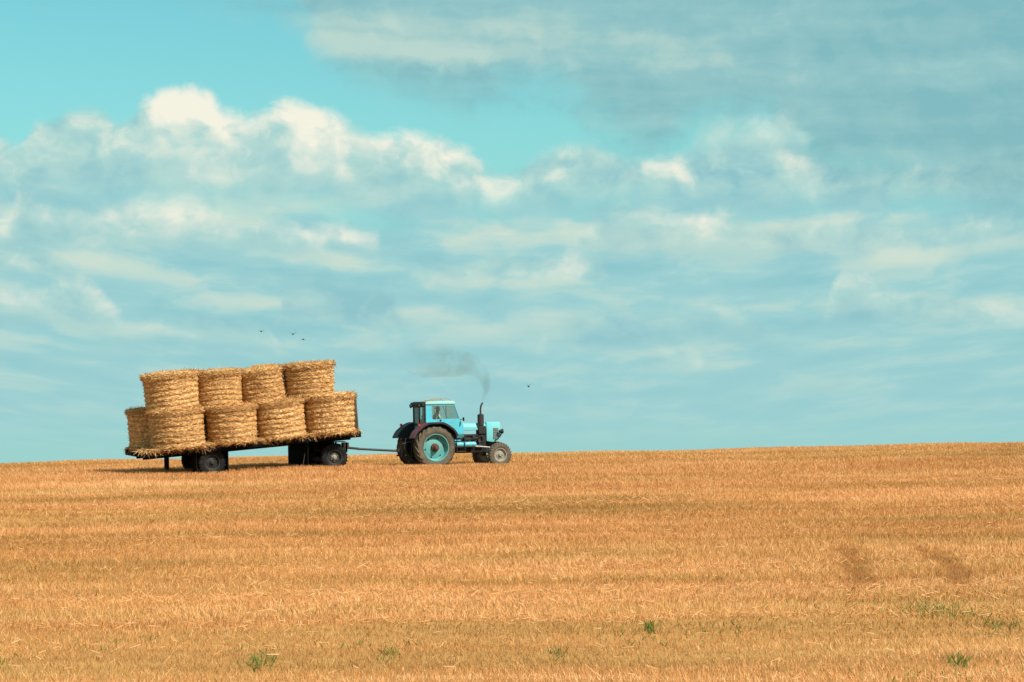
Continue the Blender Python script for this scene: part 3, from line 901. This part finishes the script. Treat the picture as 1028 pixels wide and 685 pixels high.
# ------------------------------------------------------------------ driver
def build_driver(T):
    P = Vector
    pel = P((.20, 0, 1.60))
    V = [pel, P((.18, 0, 1.78)), P((.19, 0, 1.96)), P((.21, 0, 2.06)), P((.225, 0, 2.13)), P((.245, 0, 2.20)), P((.25, 0, 2.285))]
    Rr = [.155, .14, .155, .085, .055, .085, .07]
    Eg = [(i, i + 1) for i in range(6)]
    reg = ['trousers', 'shirt', 'shirt', 'shirt', 'skin', 'skin', 'skin']
    def chain(start, pts, rad):
        prev = start
        for p, r_ in zip(pts, rad):
            V.append(P(p)); Rr.append(r_); Eg.append((prev, len(V) - 1)); prev = len(V) - 1
        return prev
    for s in (-1, 1):
        k = chain(2, [(.20, .19 * s, 2.0), (.33, .24 * s, 1.80), (.50, .21 * s, 1.76), (.63, .175 * s, 1.80), (.68, .17 * s, 1.815)], [.07, .052, .042, .030, .034])
        for j in range(4):
            yy = (.17 + (j - 1.5) * .020) * s
            chain(k, [(.725, yy, 1.835), (.748, yy, 1.815), (.74, yy, 1.795)], [.010, .009, .008])
        chain(k, [(.70, (.13) * s, 1.815), (.725, .118 * s, 1.80)], [.010, .009])
        chain(0, [(.24, .10 * s, 1.56), (.62, .14 * s, 1.60), (.80, .15 * s, 1.20), (.92, .15 * s, 1.12)], [.10, .065, .045, .04])
    me = bpy.data.meshes.new('person')
    me.from_pydata([tuple(v) for v in V], Eg, [])
    o = bpy.data.objects.new('person', me); C.objects.link(o)
    sk = o.modifiers.new('skin', 'SKIN')
    for i, r_ in enumerate(Rr):
        me.skin_vertices[0].data[i].radius = (r_, r_ * (1.0))
    me.skin_vertices[0].data[0].use_root = True
    ss = o.modifiers.new('sub', 'SUBSURF'); ss.levels = ss.render_levels = 2
    dg = bpy.context.evaluated_depsgraph_get()
    m2 = bpy.data.meshes.new_from_object(o.evaluated_get(dg))
    o.modifiers.clear(); o.data = m2; bpy.data.meshes.remove(me)
    m2.name = 'person'
    skin = paint('skin', (.48, .26, .17), (.40, .21, .13), .55, amt=.2)
    shirt = paint('pale_shirt', (.66, .74, .74), (.35, .42, .42), .85, amt=.3)
    trousers = paint('work_trousers', (.05, .045, .05), (.03, .03, .03), .9, amt=.3)
    m2.materials.clear()
    for q in (skin, shirt, trousers): m2.materials.append(q)
    for p in m2.polygons:
        c = p.center
        p.use_smooth = True
        if c.z > 2.09 or (c.x > .44 and c.z > 1.70): p.material_index = 0
        elif c.z > 1.66 and c.x < .5: p.material_index = 1
        else: p.material_index = 2
    # face: nose, ears, eyes shaped onto the head
    bm = bmesh.new(); bm.from_mesh(m2)
    def blob(c, sx, sy, sz, mi):
        r_ = bmesh.ops.create_uvsphere(bm, u_segments=10, v_segments=8, radius=1, matrix=Matrix.Translation(c) @ Matrix.Diagonal((sx, sy, sz, 1)))
        for v in r_['verts']:
            for f in v.link_faces: f.material_index = mi; f.smooth = True
    blob((.335, 0, 2.225), .022, .014, .026, 0)
    blob((.318, 0, 2.185), .012, .026, .008, 2)
    for s in (-1, 1):
        blob((.25, .088 * s, 2.225), .022, .012, .03, 0)
        blob((.322, .032 * s, 2.245), .010, .011, .008, 2)
    bm.to_mesh(m2); bm.free()
    o.parent = None
    o.matrix_world = T.matrix_world @ Matrix.Translation((.24, -.06, -.02))
    tag(o, 'driver in a pale shirt sitting at the wheel inside the tractor cab', 'person')
    m = MB(); m.b.free(); m.b = bmesh.new()
    bmesh.ops.create_uvsphere(m.b, u_segments=16, v_segments=10, radius=1, matrix=Matrix.Translation((.235, 0, 2.285)) @ Matrix.Diagonal((.098, .092, .066, 1)))
    m.build('hair', paint('grey_hair', (.16, .13, .11), (.10, .08, .07), .8), o)
    return o
build_driver(tractor)

# ------------------------------------------------------------------ trailer
TH = R(22)
SL = .0577                                   # the bed climbs towards the drawbar
def dz(x): return 1.10 + SL * x              # height of the deck top at local x
def build_trailer():
    T = empty('trailer')
    T.matrix_world = frame_on_ground(-11.54, 97.35, TH)
    tag(T, 'long dark flatbed farm trailer loaded with straw bales, hitched behind the tractor', 'trailer')
    x0, x1, W = -2.12, 5.96, 1.30
    bed = Matrix.Translation((0, 0, 1.10)) @ Matrix.Rotation(-math.atan(SL), 4, 'Y')
    m = MB()
    k = 0; x = x0
    while x < x1 - .05:                       # cross planks
        e = min(x + .20, x1)
        m.box(x, e - .006, -W + .02, W - .02, -.05, random.uniform(-.004, .004), .004); x = e
    m.build('deck', M_DECK, T, M=bed)
    m = MB()
    for s in (-1, 1):
        a, b = sorted((s * W, s * (W + .05))); m.box(x0 - .03, x1 + .03, a, b, -.22, -.005, .008)
    m.box(x0 - .05, x0 - .002, -W, W, -.22, -.01, .008); m.box(x1 + .002, x1 + .05, -W, W, -.22, -.01, .008)
    for s in (-1, 1):
        for xx in np.arange(x0 + .5, x1, 1.1):
            m.box(xx, xx + .06, s * (W + .053) - .02, s * (W + .053) + .02, -.26, -.03, .004)
    m.build('side_rail', M_CHASSIS, T, M=bed)
    m = MB()
    for s in (-1, 1):
        a, b = sorted((s * .42, s * .50)); m.box(x0 + .15, x1 - .1, a, b, -.34, -.07, .008)
    for xx in (-1.9, -.9, .4, 1.6, 2.8, 3.9, 5.3):
        m.box(xx, xx + .08, -W + .03, W - .03, -.20, -.06, .006)
    m.build('chassis_beam', M_CHASSIS, T, M=bed)
    # headboard
    m = MB()
    for s in (-1, 0, 1):
        m.box(x1 - .10, x1 - .03, s * (W - .04) - .035, s * (W - .04) + .035, -.2, 1.34, .006)
    for k in range(5):
        z = .05 + k * .26
        m.box(x1 - .16, x1 - .105, -W, W, z, z + .235, .006)
    m.build('headboard', M_HEAD, T, M=bed)
    # rear axle
    r_ = .50
    def axle(x, name):
        m = MB(); m.frustum((x, -1.02, r_), (x, 1.02, r_), .07); m.box(x - .09, x + .09, -.6, .6, r_ - .09, r_ + .09, .02)
        m.build(name, M_CHASSIS, T)
    def springs(x, top):
        for s in (-1, 1):
            m = MB()
            for k in range(4):
                L = .62 - k * .12
                m.tube([(x - L, .62 * s, r_ + .24 - k * .045), (x, .62 * s, r_ + .12 - k * .030), (x + L, .62 * s, r_ + .24 - k * .045)], .022, 6)
            for d in (-.62, .62):
                m.box(x + d - .03, x + d + .03, .62 * s - .03, .62 * s + .03, r_ + .16, top, .006)
            m.build('leaf_spring', M_CHASSIS, T)
    RA, FA = .40, 5.04
    axle(RA, 'rear_axle'); springs(RA, 1.0)
    m = MB()
    for sd in (-1, 1):
        a, b = sorted((sd * .50, sd * .72)); m.box(RA - .66, RA + .60, a, b, .70, .97, .02)
    m.box(RA - .2, RA + .2, -.50, .50, .68, .92, .02)
    m.build('rear_bogie', M_CHASSIS, T)
    axle(RA, 'rear_axle'); springs(RA, 1.0)
    axle(FA, 'front_axle'); springs(FA, .98)
    wh = small_wheel(T, 'wheel', r_, .27, .28, M_TYRE_DARK, M_RIMD, 28)
    put(wh, RA, -1.1, r_)
    put(copy_tree(wh, T), RA, 1.12, r_, True, .3)
    f1 = small_wheel(T, 'wheel', r_, .27, .28, M_TYRE_DARK, M_RIMD, 28); put(f1, FA, -1.0, r_, False, .5)
    for ch in f1.children:
        if ch.name.startswith('hub'): ch.data.materials[0] = M_GREYRIM
    put(copy_tree(wh, T), FA, 1.0, r_, True, .9)
    # mudguards: flaps behind and ahead of the rear wheels
    for s in (-1, 1):
        for xx, top in ((-.70 if s > 0 else -.18, dz(-.8) - .12), (.98, dz(.9) - .12)):
            if xx > 0 and s > 0: continue
            m = MB(); m.box(xx - .025, xx + .025, s * 1.0 - (.20 if s < 0 else .28), s * 1.0 + .26, .10, top, .006)
            m.box(xx - .05, xx + .05, s * .98 - .16, s * .98 + .16, top - .05, top, .006)
            m.build('mudflap', M_FLAP, T)
        m = MB()
        m.box(-.15 if s < 0 else -.72, .94, s * 1.0 - .17, s * 1.0 + .17, 1.0 - .12, .90, .006); m.build('mudguard', M_CHASSIS, T)
    # fore-carriage on a turntable
    m = MB()
    zt = dz(4.7) - .36
    m.lathe_y([(.50, -.05), (.58, -.05), (.58, .05), (.50, .05), (.50, -.05)], 40)
    m.build('turntable', M_CHASSIS, T, M=Matrix.Translation((4.7, 0, zt + .02)) @ Matrix.Rotation(R(90), 4, 'X'))
    m = MB()
    for s in (-1, 1):
        a, b = sorted((s * .46, s * .56)); m.box(3.95, 5.45, a, b, zt - .22, zt - .06, .01)
    for xx in (3.95, 4.6, 5.37): m.box(xx, xx + .08, -.60, .60, zt - .21, zt - .05, .008)
    m.build('fore_carriage', M_CHASSIS, T)
    for s in (-1, 1):
        m = MB()
        m.box(4.03, 5.45, s * 1.0 - .19, s * 1.0 + .19, 1.055, 1.075, .004)
        m.box(4.0, 5.2, s * .58 - .02, s * .58 + .02, .80, 1.05, .006)
        m.build('mudguard', M_FLAP, T)
    m = MB(); m.box(3.985, 4.02, -1.18, 1.22, .16, 1.05, .006); m.box(3.96, 4.045, -1.2, 1.24, 1.03, 1.10, .006)
    m.build('mudflap', M_FLAP, T)
    # drawbar
    m = MB()
    m.tube([(5.35, -.45, zt - .16), (6.05, -.10, .76), (6.35, 0, .72)], .045); m.tube([(5.35, .45, zt - .16), (6.05, .10, .76), (6.35, 0, .72)], .045)
    m.tube([(6.3, 0, .72), (7.95, 0, .58)], .042, 10)
    m.frustum((7.90, 0, .56), (7.90, 0, .66), .09)
    m.build('drawbar', M_DRAW, T)
    m = MB(); m.box(5.55, 5.80, -.52, -.30, .80, 1.0, .03); m.frustum((5.62, -.52, .92), (5.62, -.62, .92), .07, n=14)
    m.build('brake_valve', M_GREY, T)
    m = MB(); m.tube([(4.12, -.70, 1.0), (4.02, -.82, .80), (3.96, -.84, .5), (3.90, -.84, .22)], .016, 8)
    m.build('brake_hose', M_GREY, T)
    return T, bed
M_RIMD = paint('dark_rim_paint', (.014, .016, .015), (.045, .042, .035), .6, amt=.5, scale=7)
M_FLAP = paint('black_rubber', (.006, .007, .007), (.018, .017, .014), .95, amt=.35, spec=.04)
M_DRAW = paint('worn_drawbar', (.035, .032, .03), (.05, .04, .03), .6, .3, amt=.5, scale=6)
trailer, BED = build_trailer()

# ------------------------------------------------------------------ straw bales
M_BALE = straw_mat('bale_straw', (.20, .084, .024), (.50, .255, .085), (.84, .565, .27), trans=.0)
M_TWINE = paint('bale_twine', (.55, .42, .22), (.38, .26, .11), .8, amt=.5, scale=8)
def build_bale(name, label, cx, cy, D, H, zoff, seed, taper=0., lean=(0, 0), lip=.008, dome=.05):
    r = np.random.default_rng(seed)
    NT_, NZ = 220, 90
    Rr = D / 2
    nb = 7
    th = np.linspace(0, 2 * math.pi, NT_, endpoint=False)
    zz = np.linspace(0, 1, NZ)
    T_, Z_ = np.meshgrid(th, zz)
    lowf = .075 * np.sin(2 * T_ + seed) + .03 * np.sin(3 * T_ + seed * 2.1 + Z_ * 2)
    wob = (fbm2(T_ * 1.3 + seed, Z_ * 3., 1., seed + 5, 2) - .5) * .55
    ph = (Z_ * nb + .10 * np.sin(T_ * 2 + seed) + .10 * np.sin(T_ + seed * 1.7) + wob) % 1
    gd = .020 + .05 * fbm2(T_ * 1.6 + seed, Z_ * 7, 1., seed + 6, 2)
    rid = np.abs(np.sin(ph * math.pi)) ** .6                         # bulge between two wraps
    nse = .6 * (fbm2(T_ * 20 + seed, Z_ * 42., 1.0, seed, 3) - .5) + .6 * (fbm2(T_ * 5 + seed, Z_ * 9., 1.0, seed + 2, 3) - .5)
    prof = 1 + taper * (Z_ - .5) - lip * np.sin(np.clip(Z_ * 1.12, 0, 1) * math.pi) + lip * np.exp(-((Z_ - .93) / .06) ** 2)
    rad = Rr * prof * (1 + .35 * lowf * .6) - gd * (1 - rid) + nse * .075
    X = rad * np.cos(T_); Y = rad * np.sin(T_); Zc = Z_ * H + (fbm2(T_ * 2 + 7, Z_ * 3, 1., seed + 1, 3) - .5) * .16 * Z_
    V = np.stack([X, Y, Zc], -1).reshape(-1, 3)
    i = np.arange(NT_); F = []
    for k in range(NZ - 1):
        a = k * NT_ + i; b = k * NT_ + (i + 1) % NT_
        F.append(np.stack([a, b, b + NT_, a + NT_], -1))
    # ends: rings closing to the middle, slightly crowned and rough
    nr = 10
    base = len(V); extra = []
    for end, zr in ((1, NZ - 1), (0, 0)):
        edge = V[zr * NT_:(zr + 1) * NT_]
        prev = zr * NT_ + i
        for q in range(1, nr + 1):
            f = 1 - q / nr * .995
            p = edge.copy(); p[:, :2] *= f
            hgt = (fbm2(p[:, 0] * 3 + seed, p[:, 1] * 3, 1.5, seed + 3, 3) - .4) * .12 * min(1, q / 2)
            p[:, 2] = (edge[:, 2] * f + H * (1 - f) + dome * (1 - f * f) + hgt) if end else (-.0 * hgt)
            cur = base + len(extra) * NT_ + i; extra.append(p)
            nx = np.roll(prev, -1); nc = np.roll(cur, -1)
            F.append(np.stack([prev, nx, nc, cur], -1) if end else np.stack([prev, cur, nc, nx], -1)); prev = cur
    V = np.concatenate([V] + extra)
    F = np.concatenate(F)
    cen = V[F].mean(1)
    groove = np.abs(np.sin((cen[:, 2] / H * nb + .10 * np.sin(np.arctan2(cen[:, 1], cen[:, 0]) * 2 + seed) + .10 * np.sin(np.arctan2(cen[:, 1], cen[:, 0]) + seed * 1.7)) * math.pi))
    tone = np.clip(.30 + .24 * groove + (fbm2(np.arctan2(cen[:, 1], cen[:, 0]) * 16, cen[:, 2] * 24, 1., seed + 9, 4) - .5) * 1.25 + (r.random() - .5) * .16 + r.normal(0, .11, len(F)), 0, 1)
    root = empty(name)
    np_mesh('straw_body', V, F, M_BALE, root, {'tone': tone}, smooth=False)
    # straws: short pieces all over the side, long ones at both rims
    def straws(cnt, zlo, zhi, out_lo, out_hi, L0, L1, up, sp=.35):
        a = r.uniform(0, 2 * math.pi, cnt); z = r.uniform(zlo, zhi, cnt) * H
        zi = np.clip((z / H * (NZ - 1)).astype(int), 0, NZ - 1); ti = (a / (2 * math.pi) * NT_).astype(int) % NT_
        rr = rad[zi, ti] - .01
        p = np.stack([rr * np.cos(a), rr * np.sin(a), z], -1)
        tang = np.stack([-np.sin(a), np.cos(a), np.zeros(cnt)], -1) * r.choice([-1, 1], cnt)[:, None]
        nor = np.stack([np.cos(a), np.sin(a), np.zeros(cnt)], -1)
        d = tang * r.uniform(.5, 1.2, cnt)[:, None] + nor * r.uniform(out_lo, out_hi, cnt)[:, None]
        d[:, 2] += r.normal(up, sp, cnt)
        d /= np.linalg.norm(d, axis=1)[:, None]
        L = r.uniform(L0, L1, cnt)[:, None]
        w = np.stack([r.normal(0, .3, cnt), r.normal(0, .3, cnt), np.ones(cnt)], -1) * r.uniform(.006, .012, cnt)[:, None]
        e = p + d * L
        return np.stack([p - w, p + w, e + w * .6, e - w * .6], 1).reshape(-1, 3)
    parts = [straws(900, .04, .96, .05, .3, .06, .2, 0., .12), straws(1700, .93, 1.0, .02, .45, .06, .22, -.05), straws(450, .0, .07, .2, .8, .06, .22, -.5)]
    # straw standing off the top face
    cnt = 900
    q = np.sqrt(r.random(cnt)) * Rr * (1 + taper * .5) * .98; a = r.uniform(0, 2 * math.pi, cnt)
    p = np.stack([q * np.cos(a), q * np.sin(a), np.full(cnt, H + .02)], -1)
    d = r.normal(0, 1, (cnt, 3)); d[:, 2] = np.abs(d[:, 2]) * .5 + .1; d /= np.linalg.norm(d, axis=1)[:, None]
    e = p + d * r.uniform(.06, .2, cnt)[:, None]; w = np.stack([np.zeros(cnt), np.zeros(cnt), np.full(cnt, .008)], -1) + r.normal(0, .004, (cnt, 3))
    parts.append(np.stack([p - w, p + w, e + w * .5, e - w * .5], 1).reshape(-1, 3))
    SV = np.concatenate(parts)
    SF = np.arange(len(SV)).reshape(-1, 4)
    np_mesh('straw_fringe', SV, SF, M_BALE, root, {'tone': np.clip(r.normal(.48, .2, len(SF)), 0, 1)})
    # twine laid in the grooves
    m = MB()
    for k in range(1, nb):
        zc = k / nb
        pts = []
        for t in range(0, NT_ + 1, 4):
            ti = t % NT_
            tt = th[ti]
            zf = (k - (.10 * math.sin(tt * 2 + seed) + .10 * math.sin(tt + seed * 1.7))) / nb
            zi = int(np.clip(round(zf * (NZ - 1)), 0, NZ - 1))
            rr = rad[zi, ti] + .006
            pts.append((rr * math.cos(tt), rr * math.sin(tt), zf * H))
        m.tube(pts, .009, 5)
    m.build('twine', M_TWINE, root)
    x = cx
    Mx = trailer.matrix_world @ BED @ Matrix.Translation((cx, cy, zoff)) @ Matrix.Rotation(lean[0], 4, 'X') @ Matrix.Rotation(lean[1], 4, 'Y')
    root.matrix_world = Mx
    tag(root, label, 'straw bale', 'round straw bales stacked on the trailer')
    return root

HB = 1.33
near = [(-.76, 2.0, 'rearmost bale of the lower near row, its side bulging over the trailer edge'),
        (1.27, 1.88, 'second lower bale from the rear, ragged straw hanging from its top rim'),
        (3.12, 1.80, 'third lower bale from the rear, between two bales and under the third top bale'),
        (5.0, 1.88, 'lower bale right against the headboard at the front of the trailer')]
for k, (x, d, lab) in enumerate(near):
    build_bale('straw_bale', lab, x, -.86 + .03 * (k % 2), d, HB + (.02, -.03, .0, .03)[k], .01, 11 + k, (.0, .03, .0, .05)[k], ((0, 0), (0, .02), (0, -.015), (.01, .01))[k], (.004, .018, .010, .012)[k])
far = [(-1.12, 1.86, 'lower bale at the rear far corner, half hidden behind the rearmost near bale'),
       (.70, 1.90, 'lower bale of the hidden far row behind the second lower bale'),
       (2.62, 1.86, 'lower bale of the hidden far row behind the third lower bale'),
       (4.55, 1.90, 'lower bale of the hidden far row beside the headboard')]
for k, (x, d, lab) in enumerate(far):
    build_bale('straw_bale', lab, x, 1.02, d, 1.36, .01, 31 + k)
top = [(-.72, -.40, 1.96, 1.27, .05, 'rearmost top bale, wider at its top than at its bottom'),
       (1.04, -.26, 1.69, 1.20, .04, 'second top bale from the rear, with a dark frayed top rim'),
       (2.74, -.18, 1.68, 1.13, -.05, 'third top bale from the rear, domed and slightly tilted'),
       (4.42, -.50, 1.84, 1.19, .03, 'frontmost top bale, tallest point of the load')]
for k, (x, y, d, h, tp, lab) in enumerate(top):
    build_bale('straw_bale', lab, x, y, d, h, HB + .04, 51 + k, tp, ((.01, -.025), (.02, .01), (.03, -.085), (0, .0))[k], (.018, .02, .004, .012)[k], (.04, .05, .16, .03)[k])

# straw spilled along the deck edges
def build_deck_straw():
    r = np.random.default_rng(5)
    n_ = 3800
    x = r.uniform(-2.1, 5.92, n_)
    near_ = r.random(n_) < .75
    y = np.where(near_, -1.30 - r.random(n_) * .06, r.uniform(-1.25, 1.25, n_))
    rear = r.random(n_) < .035
    x = np.where(rear, -2.12 - r.random(n_) * .06, x); y = np.where(rear, r.uniform(-1.3, 1.3, n_), y); near_ = near_ | rear
    z = np.where(near_, r.uniform(-.02, .09, n_), .02)
    p = np.stack([x, y, z], -1)
    d = r.normal(0, 1, (n_, 3)); d[:, 1] -= .35; d[:, 2] = -np.abs(d[:, 2]) * np.where(near_, 1.0, .02) + .20
    d /= np.linalg.norm(d, axis=1)[:, None]
    e = p + d * (r.uniform(.07, .26, n_) * np.clip(.45 + 1.2 * (fbm2(x, x * 0, 1.4, 4, 3)), .4, 1.4))[:, None]
    w = np.stack([r.normal(0, .005, n_), np.zeros(n_), r.uniform(.005, .010, n_)], -1)
    V = np.stack([p - w, p + w, e + w * .6, e - w * .6], 1).reshape(-1, 3)
    o = np_mesh('spilled_straw', V, np.arange(4 * n_).reshape(-1, 4), M_BALE, attrs={'tone': np.clip(r.normal(.6, .2, n_), 0, 1)})
    o.matrix_world = trailer.matrix_world @ BED
    tag(o, 'loose straw spilled along the edge of the trailer deck', 'straw', kind='stuff')
build_deck_straw()

# ------------------------------------------------------------------ exhaust smoke
def build_smoke():
    m, n, p = material('exhaust_smoke')
    t = m.node_tree
    o = t.nodes['Material Output']; t.nodes.remove(p)
    v = n.node('ShaderNodeVolumePrincipled')
    v.inputs['Color'].default_value = (.36, .29, .21, 1)
    v.inputs['Anisotropy'].default_value = .2
    tc = n.node('ShaderNodeTexCoord').outputs['Object']
    at = n.noise(tc, 1.25, 5, .6, .5)
    sp = n.node('ShaderNodeSeparateXYZ'); t.links.new(tc, sp.inputs[0])
    z = E(n, sp.outputs[2]); x = E(n, sp.outputs[0])
    # thick at the pipe, thinning as it rises and drifts back
    thin = n.smooth(x, -3.5, -.4) * .85
    k = n.smooth(at, .35, .74) * (thin * .62) + n.smooth(z, 1.5, .2) * n.smooth(at, .2, .6) * .95
    n.set(v.inputs['Density'], k)
    t.links.new(v.outputs[0], o.inputs['Volume'])
    m.cycles.volume_step_rate = 1.0
    pts = [(0, 0, .0), (.05, .0, .22), (.14, .02, .50), (.10, .05, .85), (-.10, .1, 1.2), (-.50, .12, 1.45), (-1.0, .2, 1.5), (-1.6, .2, 1.6), (-2.2, .2, 1.66), (-2.8, .2, 1.7), (-3.4, .2, 1.72)]
    rad = [.04, .08, .15, .22, .30, .44, .56, .68, .74, .6, .2]
    fine, fr = [], []
    P = [Vector(q) for q in pts]
    for i in range(len(P) - 1):
        for u in (0, .5):
            fine.append(P[i].lerp(P[i + 1], u)); fr.append(rad[i] * (1 - u) + rad[i + 1] * u)
    fine.append(P[-1]); fr.append(rad[-1])
    mb = MB(); mb.tube(fine, fr, 16)
    ob = mb.build('smoke', m)
    ob.matrix_world = Matrix.Translation(tractor.matrix_world @ Vector((2.25, -.27, 2.44)))
    tag(ob, 'thin dark exhaust smoke rising from the tractor pipe and drifting back', 'smoke', kind='stuff')
build_smoke()

# ------------------------------------------------------------------ birds
def build_bird(px, py, dist, span, flap, yaw, label):
    root = empty('bird')
    m = MB()
    m.tube([(-.22, 0, 0), (-.16, 0, .0), (0, 0, 0), (.13, 0, .01), (.20, 0, .03), (.26, 0, .03), (.31, 0, .02)], [.03, .045, .075, .06, .045, .04, .006], 10)
    m.build('body', M_BIRD, root)
    for s in (-1, 1):
        w = MB()
        h = span / 2
        zt = flap * h
        v = [(.10, .05 * s, .02), (-.10, .05 * s, .02), (.13, h * .5 * s, .02 + zt * .6), (-.12, h * .5 * s, .02 + zt * .6), (-.02, h * s, zt), (-.08, h * s, zt)]
        v2 = [(a, b, c - .012) for a, b, c in v]
        w._new(v + v2, [(0, 2, 3, 1), (2, 4, 5, 3), (6, 7, 9, 8), (8, 9, 11, 10), (0, 6, 8, 2), (2, 8, 10, 4), (4, 10, 11, 5), (5, 11, 9, 3), (3, 9, 7, 1), (1, 7, 6, 0)])
        w.build('wing', M_BIRD, root)
    w = MB(); w._new([(-.20, -.03, .0), (-.20, .03, .0), (-.36, .07, .0), (-.36, -.07, .0), (-.20, -.03, .012), (-.20, .03, .012), (-.36, .07, .01), (-.36, -.07, .01)], [(0, 1, 2, 3), (4, 7, 6, 5), (0, 4, 5, 1), (1, 5, 6, 2), (2, 6, 7, 3), (3, 7, 4, 0)])
    w.build('tail', M_BIRD, root)
    root.matrix_world = Matrix.Translation(((px - 514) / 2700 * dist, dist, (470 - py) / 2700 * dist)) @ Matrix.Rotation(yaw, 4, 'Z') @ Matrix.Scale(1.35, 4)
    tag(root, label, 'bird', 'birds in the sky')
build_bird(262.0, 333.0, 360, .62, .25, 1.9, 'tiny dark bird above the load, farthest from the tractor')
build_bird(293.8, 335.8, 310, .62, .5, 1.6, 'tiny dark bird above the load, middle one of the three')
build_bird(304.0, 341.0, 320, .62, -.3, 1.7, 'tiny dark bird above the load, lowest of the three')
build_bird(530.6, 388.3, 290, .5, .9, 1.5, 'lone tiny dark bird in the sky right of the tractor exhaust')
